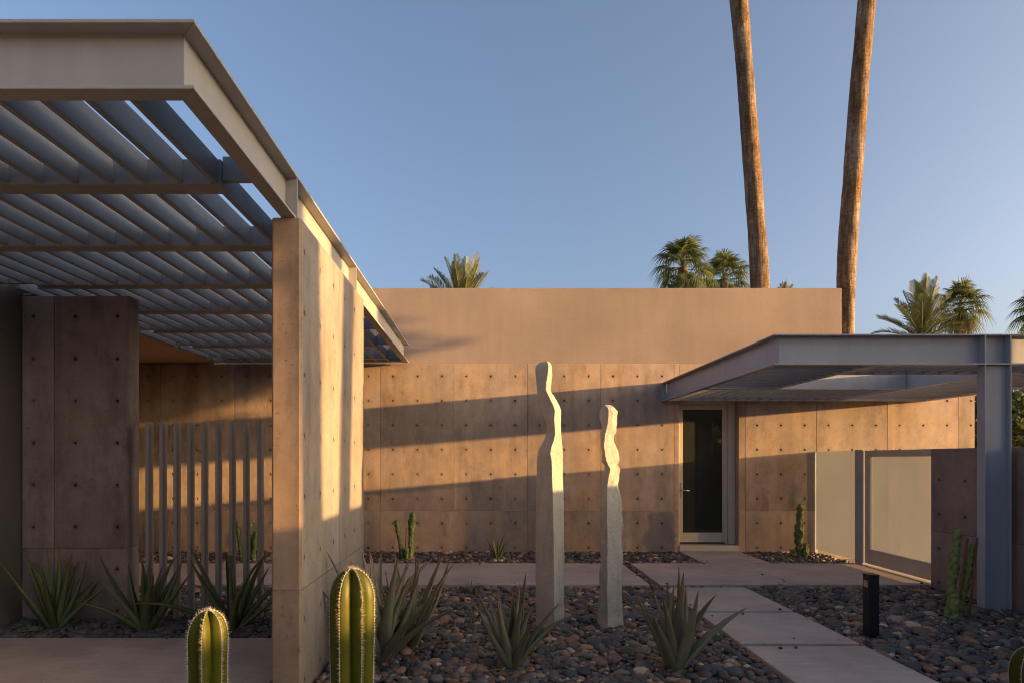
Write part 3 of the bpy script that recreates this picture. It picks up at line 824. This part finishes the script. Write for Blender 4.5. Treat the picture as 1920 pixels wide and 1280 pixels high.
def ribbed_cactus(label, x, y, H, r, seed, ribs=6, twist=0.0):
    rnd = random.Random(seed)
    root = tag(empty('ribbed_cactus', (x, y, -0.05)), label, 'cactus', 'ribbed columnar cacti in the foreground')
    H += 0.05
    NA, sub = ribs * 12, 12
    zs = list(np.linspace(0, H - r * 1.55, 36)) + [H - r * 1.55 + r * 1.55 * math.sin(a) for a in np.linspace(0.06, math.pi / 2 * 0.985, 16)]
    v = []; f = []
    ridge = [[] for _ in range(ribs)]
    for z in zs:
        t = max(0.0, (z - (H - r * 1.55)) / (r * 1.55))
        env = math.sqrt(max(0.0, 1 - t * t)) ** 0.9
        swell = 1.0 - 0.13 * (1 - min(1, z / H)) + 0.05 * math.sin(z * 9 + seed)
        for a in range(NA):
            th = 2 * math.pi * a / NA + twist
            ph = (a % 12) / 12.0
            c = abs(2 * ph - 1)                   # 1 on the ridge, 0 in the groove
            prof = 0.56 + 0.44 * (c ** 0.8)
            top = (1 - 0.12 * t * (1 - c))
            rr = r * env * swell * prof * (1 + 0.012 * mnoise.noise(Vector((a * .4, z * 14, seed)))) * top
            zz = z - (1 - c) * r * 0.32 * (t ** 2)
            p = (rr * math.cos(th), rr * math.sin(th), zz)
            v.append(p)
            if a % 12 == 0: ridge[a // 12].append(Vector(p))
    for i in range(len(zs) - 1):
        for a in range(NA):
            a2 = (a + 1) % NA
            f.append((i * NA + a, i * NA + a2, (i + 1) * NA + a2, (i + 1) * NA + a))
    f.append(tuple(range((len(zs) - 1) * NA, len(zs) * NA)))
    link('body', mesh('body', v, f, True), M['cactus'], root)
    for rd in ridge:
        m = MB()
        # areoles every 7 mm along the upper part of the ridge
        L = [0]
        for a, b in zip(rd, rd[1:]): L.append(L[-1] + (b - a).length)
        s_ = L[-1]
        while s_ > max(0, L[-1] - 0.75):
            k = max(0, min(len(rd) - 2, int(np.searchsorted(L, s_)) - 1))
            u = (s_ - L[k]) / max(1e-6, L[k + 1] - L[k])
            p = rd[k].lerp(rd[k + 1], u); tan = (rd[k + 1] - rd[k]).normalized()
            out = Vector((p.x, p.y, 0)); out = out.normalized() if out.length > 1e-4 else Vector((0, 0, 1))
            out = (out - tan * out.dot(tan)).normalized(); sd = tan.cross(out)
            # woolly tuft
            q = [p + tan * 0.0033, p + sd * 0.0017, p - tan * 0.0033, p - sd * 0.0017, p + out * 0.0026, p - out * 0.002]
            m.add(q, [(0, 1, 4), (1, 2, 4), (2, 3, 4), (3, 0, 4), (1, 0, 5), (2, 1, 5), (3, 2, 5), (0, 3, 5)])
            for j in range(5):
                d = (out * rnd.uniform(.3, 1) + sd * rnd.uniform(-1, 1) + tan * rnd.uniform(-.5, .9)).normalized()
                ln = rnd.uniform(.005, .0125); w_ = 0.00034
                e1 = d.cross(tan).normalized() * w_; e2 = d.cross(e1).normalized() * w_
                m.add([p + e1, p - e1 * .5 + e2, p - e1 * .5 - e2, p + d * ln], [(0, 1, 3), (1, 2, 3), (2, 0, 3)])
            s_ -= rnd.uniform(.0052, .0070)
        m.build('spine_row', M['wool'], root)['kind'] = 'stuff'
    return root
Yc = 1.40
ribbed_cactus('larger ribbed green cactus in front, beside the sunlit fin wall', (660 - 908) / F * Yc, Yc, EYE - (1065 - 860) / F * Yc, 0.0465, 3, 6, R(8))
ribbed_cactus('smaller ribbed green cactus in front of the patio at left', (390 - 908) / F * Yc, Yc, EYE - (1143 - 860) / F * Yc, 0.043, 8, 6, R(-24))
ribbed_cactus('ribbed cactus cut off by the lower right corner of the picture', (1938 - 908) / F * 2.1, 2.1, EYE - (1212 - 860) / F * 2.1, 0.062, 12, 6, R(20))

def totem(label, x, y, stems, seed, stakes=(), bump=0.42):
    rnd = random.Random(seed)
    root = tag(empty('totem_cactus', (x, y, -0.04)), label, 'cactus', 'knobbly totem pole cacti')
    for (dx, dy, H, r, lx, ly) in stems:
        n, N = int(H / 0.016), 18
        v = []; f = []
        for i in range(n + 1):
            t = i / n
            env = math.sqrt(max(0.02, 1 - max(0, (t - .93) / .07) ** 2)) * (0.85 + .15 * math.sin(t * 9 + seed))
            for a in range(N):
                th = 2 * math.pi * a / N
                q = Vector((math.cos(th) * 1.6, math.sin(th) * 1.6, i * 0.016 / r * 0.95 + dx * 50))
                d = 1.5 * mnoise.noise(q * 1.25) + 0.9 * mnoise.noise(q * 2.6 + Vector((7, 3, 1)))
                rr = r * env * (1 + bump * d)
                v.append((dx + lx * t * H + math.cos(th) * rr, dy + ly * t * H + math.sin(th) * rr, H * t + r * .2 * d))
        for i in range(n):
            for a in range(N):
                a2 = (a + 1) % N
                f.append((i * N + a, i * N + a2, (i + 1) * N + a2, (i + 1) * N + a))
        f.append(tuple(range(n * N, (n + 1) * N)))
        link('stem', mesh('stem', v, f, True), M['totem'], root)
    for (p0, p1, r) in stakes:
        m = MB(); m.tube([p0, p1], r, 6); m.build('stake', M['stake'], root)
    return root
totem('two-stemmed knobbly totem cactus against the back wall just right of the fin wall', -1.20, 9.75, [(-0.06, 0, 0.62, 0.038, -0.16, 0), (0.05, 0.02, 0.74, 0.05, 0.05, 0), (0.0, -0.04, 0.2, 0.04, 0.0, 0)], 1,
      [((-0.02, -0.03, 0), (0.0, -0.03, 0.50), 0.008)])
totem('single knobbly totem cactus against the back wall right of the door', (1497 - 908) / F * 9.95, 9.95, [(0, 0, 0.86, 0.062, 0.035, 0), (0.09, -0.03, 0.24, 0.045, 0.05, 0), (-0.08, 0, 0.14, 0.05, 0, 0)], 4)
totem('staked knobbly totem cactus between the boundary wall and the steel column', (1795 - 908) / F * 6.15, 6.15,
      [(-0.085, 0, 0.88, 0.041, 0.10, 0), (-0.01, -0.02, 0.76, 0.039, 0.20, 0), (-0.06, -0.05, 0.26, 0.045, 0.0, 0)], 9,
      [((-0.075, -0.07, 0), (0.055, -0.06, 0.80), 0.011), ((0.06, -0.06, -0.05), (0.14, -0.07, 0.80), 0.011)])
totem('thin totem cactus seen behind the right end of the steel posts', (462 - 908) / F * 9.7, 9.7, [(-0.08, 0, 0.62, 0.028, -0.10, 0), (0.06, 0, 0.60, 0.03, 0.0, 0), (0.1, 0, 0.45, 0.04, 0.1, 0)], 14)

# bollard light
bl = tag(empty('bollard_light', (3.39, 5.53, 0)), 'short black square bollard light in the pebbles beside the stepping slabs', 'bollard')
mb = MB(); mb.box(-0.046, 0.046, -0.046, 0.046, -0.2, 0.50, 0.003); mb.build('body', M['black'], bl)
mb = MB(); mb.box(-0.048, 0.048, -0.048, 0.048, 0.502, 0.515, 0.003); mb.build('cap', M['black'], bl)
mb = MB(); mb.box(-0.0475, -0.0465, -0.03, 0.03, 0.40, 0.46, 0); mb.build('lens', M['chrome'], bl)

# ------------------------------------------------------------------ palms
def fan_frond(seed, el, droop, R_=0.95, P_=0.9):
    rnd = random.Random(seed)
    m = MB()
    def g(s_):                                 # petiole path
        e = el - droop * 0.25 * (s_ / P_) ** 2
        return Vector((math.cos(e) * s_, 0, math.sin(el) * s_ - droop * 0.22 * s_ * s_))
    m.tube([g(P_ * i / 4) for i in range(5)], [0.022, 0.018, 0.016, 0.014, 0.012], 4)
    hub = g(P_); d = (g(P_) - g(P_ * .9)).normalized()
    side = Vector((0, 1, 0)); up = side.cross(d) * -1
    n = 24
    for i in range(n):
        a = R(-128 + 256 * i / (n - 1) + rnd.uniform(-3, 3))
        L = R_ * (0.72 + 0.28 * math.cos(a / 2.2)) * rnd.uniform(.88, 1.05)
        dirv = d * math.cos(a) + side * math.sin(a)
        prev = None; ring = []
        for q in range(6):
            t = q / 5
            p = hub + dirv * (L * t) + up * (0.10 * L * abs(math.sin(a)) * t)
            p.z -= (droop * 0.42 + 0.30) * L * max(0, t - .35) ** 1.7 * 2.2
            w = L * (0.03 + 0.075 * t if t < .5 else 0.135 * (1 - t)) * 0.5 + .001
            sd = (side * math.cos(a) - d * math.sin(a))
            ring.append((p - sd * w + up * w * .5, p, p + sd * w + up * w * .5))
        v = [x for r_ in ring for x in r_]; f = []
        for q in range(5):
            f += [(q * 3, q * 3 + 1, q * 3 + 4, q * 3 + 3), (q * 3 + 1, q * 3 + 2, q * 3 + 5, q * 3 + 4)]
        m.add(v, f)
    return mesh('frond', m.v, m.f, True)
def date_frond(seed, el, droop, L=2.3):
    rnd = random.Random(seed)
    m = MB()
    def g(t):
        e = el
        return Vector((math.cos(e) * L * t * (1 - .12 * droop * t), 0, math.sin(e) * L * t - droop * L * 0.42 * t * t))
    pts = [g(i / 12) for i in range(13)]
    m.tube(pts, [0.03 * (1 - i / 13) + .004 for i in range(13)], 4)
    for i in range(46):
        t = 0.10 + 0.89 * i / 45
        p = g(t); d = (g(min(1, t + .02)) - g(t - .02)).normalized()
        ll = L * 0.22 * (math.sin(math.pi * min(1, t * .86 + .12)) ** .6) * rnd.uniform(.85, 1.1)
        for s_ in (-1, 1):
            sd = Vector((0, s_, 0)); up = d.cross(Vector((0, 1, 0))) * -1
            if up.z < 0: up = -up
            e = (d * rnd.uniform(.65, .95) + sd * .75 + up * rnd.uniform(.15, .55)).normalized()
            w = d * 0.017
            tip = p + e * ll; tip.z -= ll * .12
            mid = p + e * ll * .5
            m.add([p - w * .6, p + w * .6, mid + w, tip, mid - w], [(0, 1, 2, 4), (4, 2, 3)])
    return mesh('frond', m.v, m.f, True)
FAN = [fan_frond(100 + i, R(e), d) for i, (e, d) in enumerate([(82, .2), (68, .35), (52, .5), (38, .7), (22, .9), (5, 1.1), (-15, 1.25), (-38, 1.3)])]
DATE = [date_frond(200 + i, R(e), d) for i, (e, d) in enumerate([(84, .1), (72, .25), (60, .4), (46, .6), (32, .8), (16, .9), (0, 1.0)])]
def trunk_mesh(path, rad, N=20, seg=60, seed=0):
    P = np.array(path, float); z = np.linspace(P[0, 2], P[-1, 2], seg)
    xs = np.interp(z, P[:, 2], P[:, 0]); ys_ = np.interp(z, P[:, 2], P[:, 1]); rr = np.interp(z, P[:, 2], rad)
    k = max(1, seg // 16); ker = np.ones(2 * k + 1) / (2 * k + 1)
    pad = lambda a: np.convolve(np.pad(a, k, mode='reflect', reflect_type='odd'), ker, 'valid')
    xs, ys_, rr = pad(xs), pad(ys_), pad(rr)
    v = []; f = []
    for i in range(seg):
        for a in range(N):
            th = 2 * math.pi * a / N
            d = mnoise.noise(Vector((math.cos(th) * 1.6, math.sin(th) * 1.6, z[i] * 1.1 + seed * 9))) * .06 + mnoise.noise(Vector((math.cos(th) * 5, math.sin(th) * 5, z[i] * 7 + seed))) * .035
            r_ = rr[i] * (1 + d)
            v.append((xs[i] + math.cos(th) * r_, ys_[i] + math.sin(th) * r_, z[i]))
    for i in range(seg - 1):
        for a in range(N):
            a2 = (a + 1) % N
            f.append((i * N + a, i * N + a2, (i + 1) * N + a2, (i + 1) * N + a))
    f.append(tuple(range((seg - 1) * N, seg * N)))
    return mesh('trunk', v, f, True)
def crown(root, top, kind, n, scale, seed, lo=0, hi=None, dry=0):
    rnd = random.Random(seed)
    S = FAN if kind == 'fan' else DATE
    hi = len(S) if hi is None else hi
    for i in range(n):
        k = lo + int((hi - lo) * (i + rnd.random()) / n); k = min(k, hi - 1)
        az = i * 2.39996 + rnd.uniform(-.3, .3)
        o = link('frond', S[k], M['frond'] if kind == 'fan' else M['datefrond'], root, (top[0], top[1], top[2] + (0.25 - .5 * i / n) * scale), az)
        o.scale = (scale * rnd.uniform(.88, 1.1),) * 3
    if dry:
        for i in range(dry):
            o = link('dry_frond', DRY, M['dryfrond'], root, (top[0], top[1], top[2] - .35 * scale), i * 2.4)
            o.scale = (scale * rnd.uniform(.7, .9),) * 3
DRY = FAN[-1].copy(); DRY.materials.clear(); DRY.materials.append(M['dryfrond'])
def palm(label, px_, py_, Y, kind, n, scale, seed, lo=0, hi=None, trunk_r=.22, lean=0.0, dry=0, spikes=False):
    x = (px_ - 908) / F * Y; z = EYE + (860 - py_) / F * Y
    root = tag(empty('palm_tree', (x, Y, -0.14)), label, 'palm', 'palms behind the house')
    z += 0.14
    link('trunk', trunk_mesh([(lean, 0, 0), (0, 0, z)], [trunk_r * 1.25, trunk_r], 12, 24, seed), M['palmbark'], root)
    crown(root, (0, 0, z), kind, n, scale, seed, lo, hi, dry)
    if spikes:
        rnd = random.Random(seed)
        for i in range(6):
            a = rnd.uniform(0, 6.28); m = MB()
            m.tube([(0, 0, z), (math.cos(a) * .25, math.sin(a) * .25, z + 1.0), (math.cos(a) * .55, math.sin(a) * .55, z + rnd.uniform(1.5, 1.9))], [.03, .02, .006], 4)
            m.build('flower_stalk', M['dryfrond'], root)
palm('bushy fan palm with drooping fronds, left of the two tall trunks', 1280, 503, 38, 'fan', 38, 1.2, 1, 0, 8, .28, .3, 8, True)
palm('smaller fan palm beside the left tall trunk, partly behind it', 1357, 524, 41, 'fan', 34, 1.15, 2, 0, 7, .26, -.2, 4)
palm('date palm crown peeking over the stucco wall at its left part', 866, 588, 34, 'date', 44, 1.35, 3, 1, 6, .25)
palm('feathery date palm rising behind the entrance canopy', 1727, 634, 30, 'date', 42, 1.18, 4, 0, 6, .3)
palm('dark fan palm directly right of the feathery date palm', 1800, 578, 37, 'fan', 34, 0.98, 5, 0, 7, .27, .2, 6, True)
palm('fan palm cut off by the right edge of the picture', 1958, 580, 33, 'fan', 36, 0.95, 6, 0, 7, .27)
palm('low date palm tips between the two tall trunks', 1471, 569, 40, 'date', 22, 0.62, 7, 0, 5, .25)
# the two tall trunks behind the house
def tall_palm(label, pts, wpx, Y, seed):
    x0 = (pts[-1][0] - 908) / F * Y
    root = tag(empty('tall_palm', (x0, Y, -0.14)), label, 'palm', 'two tall palm trunks')
    path = [((p[0] - 908) / F * Y - x0, 0, EYE + (860 - p[1]) / F * Y + .14) for p in pts][::-1]
    rad = [w / 2 / F * Y for w in wpx][::-1]
    low_ = [(path[0][0] - 0.02, 0, 0)]
    link('trunk', trunk_mesh(low_ + path, [rad[0] * 1.1] + rad, 26, 150, seed), M['palmbark'], root)
    crown(root, path[-1], 'fan', 26, 1.25, seed, 0, 8)
tall_palm('left tall palm trunk rising behind the stucco wall, leaning left towards the top', [(1358, -320), (1370, -160), (1385, 0), (1391.8, 70), (1397, 140), (1402.5, 211), (1408.5, 300), (1418.7, 420), (1425.5, 542), (1430, 640)], [31, 31, 32, 30.5, 30, 30, 30.5, 32.5, 33, 34], 17.0, 3)
tall_palm('right tall palm trunk past the end of the stucco wall, leaning right towards the top', [(1652, -320), (1638, -160), (1625, 0), (1619.3, 70), (1612.6, 140), (1607, 211), (1601.5, 300), (1592, 420), (1586.5, 500), (1584.8, 542), (1587, 620)], [30, 30, 30.5, 30.5, 31, 32, 33, 32, 35, 34, 26], 17.4, 8)

# ------------------------------------------------------------------ broadleaf trees and hedge outside the garden
def leafy(name, label, cat, x, y, blobs, nleaf, size, seed, trunk=None, group=None):
    rs = np.random.default_rng(seed)
    root = tag(empty(name, (x, y, -0.14)), label, cat, group)
    V = []; 
    for (cx, cy, cz, rx, ry, rz_, share) in blobs:
        n = int(nleaf * share)
        # clumps
        nc = max(6, n // 60)
        d = rs.normal(size=(nc, 3)); d /= np.linalg.norm(d, axis=1)[:, None]
        cc = d * (rs.uniform(.35, 1.0, (nc, 1)) ** .5) * np.array([rx, ry, rz_]) + np.array([cx, cy, cz])
        idx = rs.integers(0, nc, n)
        V.append(cc[idx] + rs.normal(size=(n, 3)) * np.array([rx, ry, rz_]).mean() * .16)
    C = np.concatenate(V); n = len(C)
    a = rs.normal(size=(n, 3)); a /= np.linalg.norm(a, axis=1)[:, None]
    b = np.cross(a, rs.normal(size=(n, 3))); b /= np.linalg.norm(b, axis=1)[:, None]
    s_ = size * rs.uniform(.6, 1.3, (n, 1))
    vv = np.stack([C - a * s_, C + b * s_ * .45, C + a * s_, C - b * s_ * .45], 1).reshape(-1, 3)
    me = mesh('crown', vv.tolist(), np.arange(4 * n).reshape(n, 4).tolist())
    link('crown', me, M['leaf'], root)['kind'] = 'stuff'
    if trunk:
        m = MB()
        for path, rad in trunk: m.tube(path, rad, 8)
        m.build('trunk', M['bark'], root, True)
    return root
# sunlit greenery seen between the house wall, the column and the right edge
leafy('broadleaf_tree', 'green broadleaf tree behind the boundary wall at the right edge', 'tree', 12.6, 13.6, [(0, 0, 1.7, 2.6, 1.2, 1.75, .5), (-.4, .3, 2.4, 1.9, 1.1, 1.0, .5)], 9000, .085, 21,
      [([(0, 0, 0), (.1, 0, .8), (0, .1, 2.0)], [.12, .1, .05])])
# trees across the street behind the camera (mirrored in the door glass)
for i, (x, y, s_) in enumerate([(7.0, -11, 1.0), (11.2, -12, 1.15), (3.0, -13, .9)]):
    leafy('street_tree', ['broadleaf tree across the street, middle one behind the camera', 'broadleaf tree across the street, right one behind the camera', 'broadleaf tree across the street, left one behind the camera'][i], 'tree', x, y,
          [(0, 0, 3.0 * s_, 2.2 * s_, 2.0 * s_, 1.6 * s_, .6), (.8, 0, 4.0 * s_, 1.5, 1.4, 1.1, .4)], 5000, .16, 31 + i, [([(0, 0, 0), (.1, 0, 1.6 * s_), (0, 0, 3.4 * s_)], [.17, .13, .06])], 'trees across the street')
# neighbours east of the garden, out of frame, whose shadows fall on the fin wall and the beams
SX = 14.0
def sun_back(z_plane_x, yy, zz, X):        # follow the sun's ray from a lit point to the plane x = X
    t = (X - z_plane_x) / SUN_DIR.x
    return yy + SUN_DIR.y * t, zz + SUN_DIR.z * t
def east_palm(label, ytop, ybot, width, seed):
    ya, za = sun_back(-1.2, ytop, 3.1, SX); yb, zb_ = sun_back(-1.2, ybot, 1.2, SX)
    sl_ = (ya - yb) / (za - zb_)
    H = 11.5
    root = tag(empty('street_palm', (SX, yb - sl_ * zb_, -0.14)), label, 'palm', 'palms east of the garden')
    link('trunk', trunk_mesh([(0, 0, 0), (0, sl_ * H, H)], [width / 2 * 1.03, width / 2 * .95], 18, 50, seed), M['palmbark'], root)
    crown(root, (0, sl_ * H, H), 'fan', 26, 1.2, seed, 0, 8)
east_palm('palm east of the garden, the one standing nearer the street', 4.345, 4.41, .52, 31)
east_palm('palm east of the garden, the one standing nearer the house', 5.59, 5.41, .43, 37)
leafy('garden_tree', 'dense spreading tree east of the boundary wall near the street', 'tree', 10.5, -0.75, [(0, 0, 5.0, 1.6, 1.8, 0.95, .7), (0, -.2, 5.7, 1.6, 1.5, 1.0, .3)], 15000, .17, 44,
      [([(0, -2.4, 0), (0, -2.2, 2.6), (0, -.4, 4.8)], [.15, .12, .06])])
leafy('side_street_tree', 'small round-headed tree in the side street east of the canopy', 'tree', 16.0, 4.4, [(0, 0, 4.68, 1.2, 0.9, 0.42, .985), (0, 1.2, 5.15, 1.8, .6, .14, .03)], 6400, .15, 48,
      [([(0, 0, 0), (.1, 0, 2.0), (0, .1, 4.6)], [.10, .08, .05])])
blocker = tag(empty('sun_blocker'), 'tall concrete pier added out of view to keep sun off the entrance canopy', 'wall')  # unseen slab added to keep sunlight off the canopy front and column
wall_panels(blocker, M['low_conc'], [4.30, 5.50], 3.9, 0.25, [], (9.2, 0, 0), R(90), False, 0.01, 0.01)
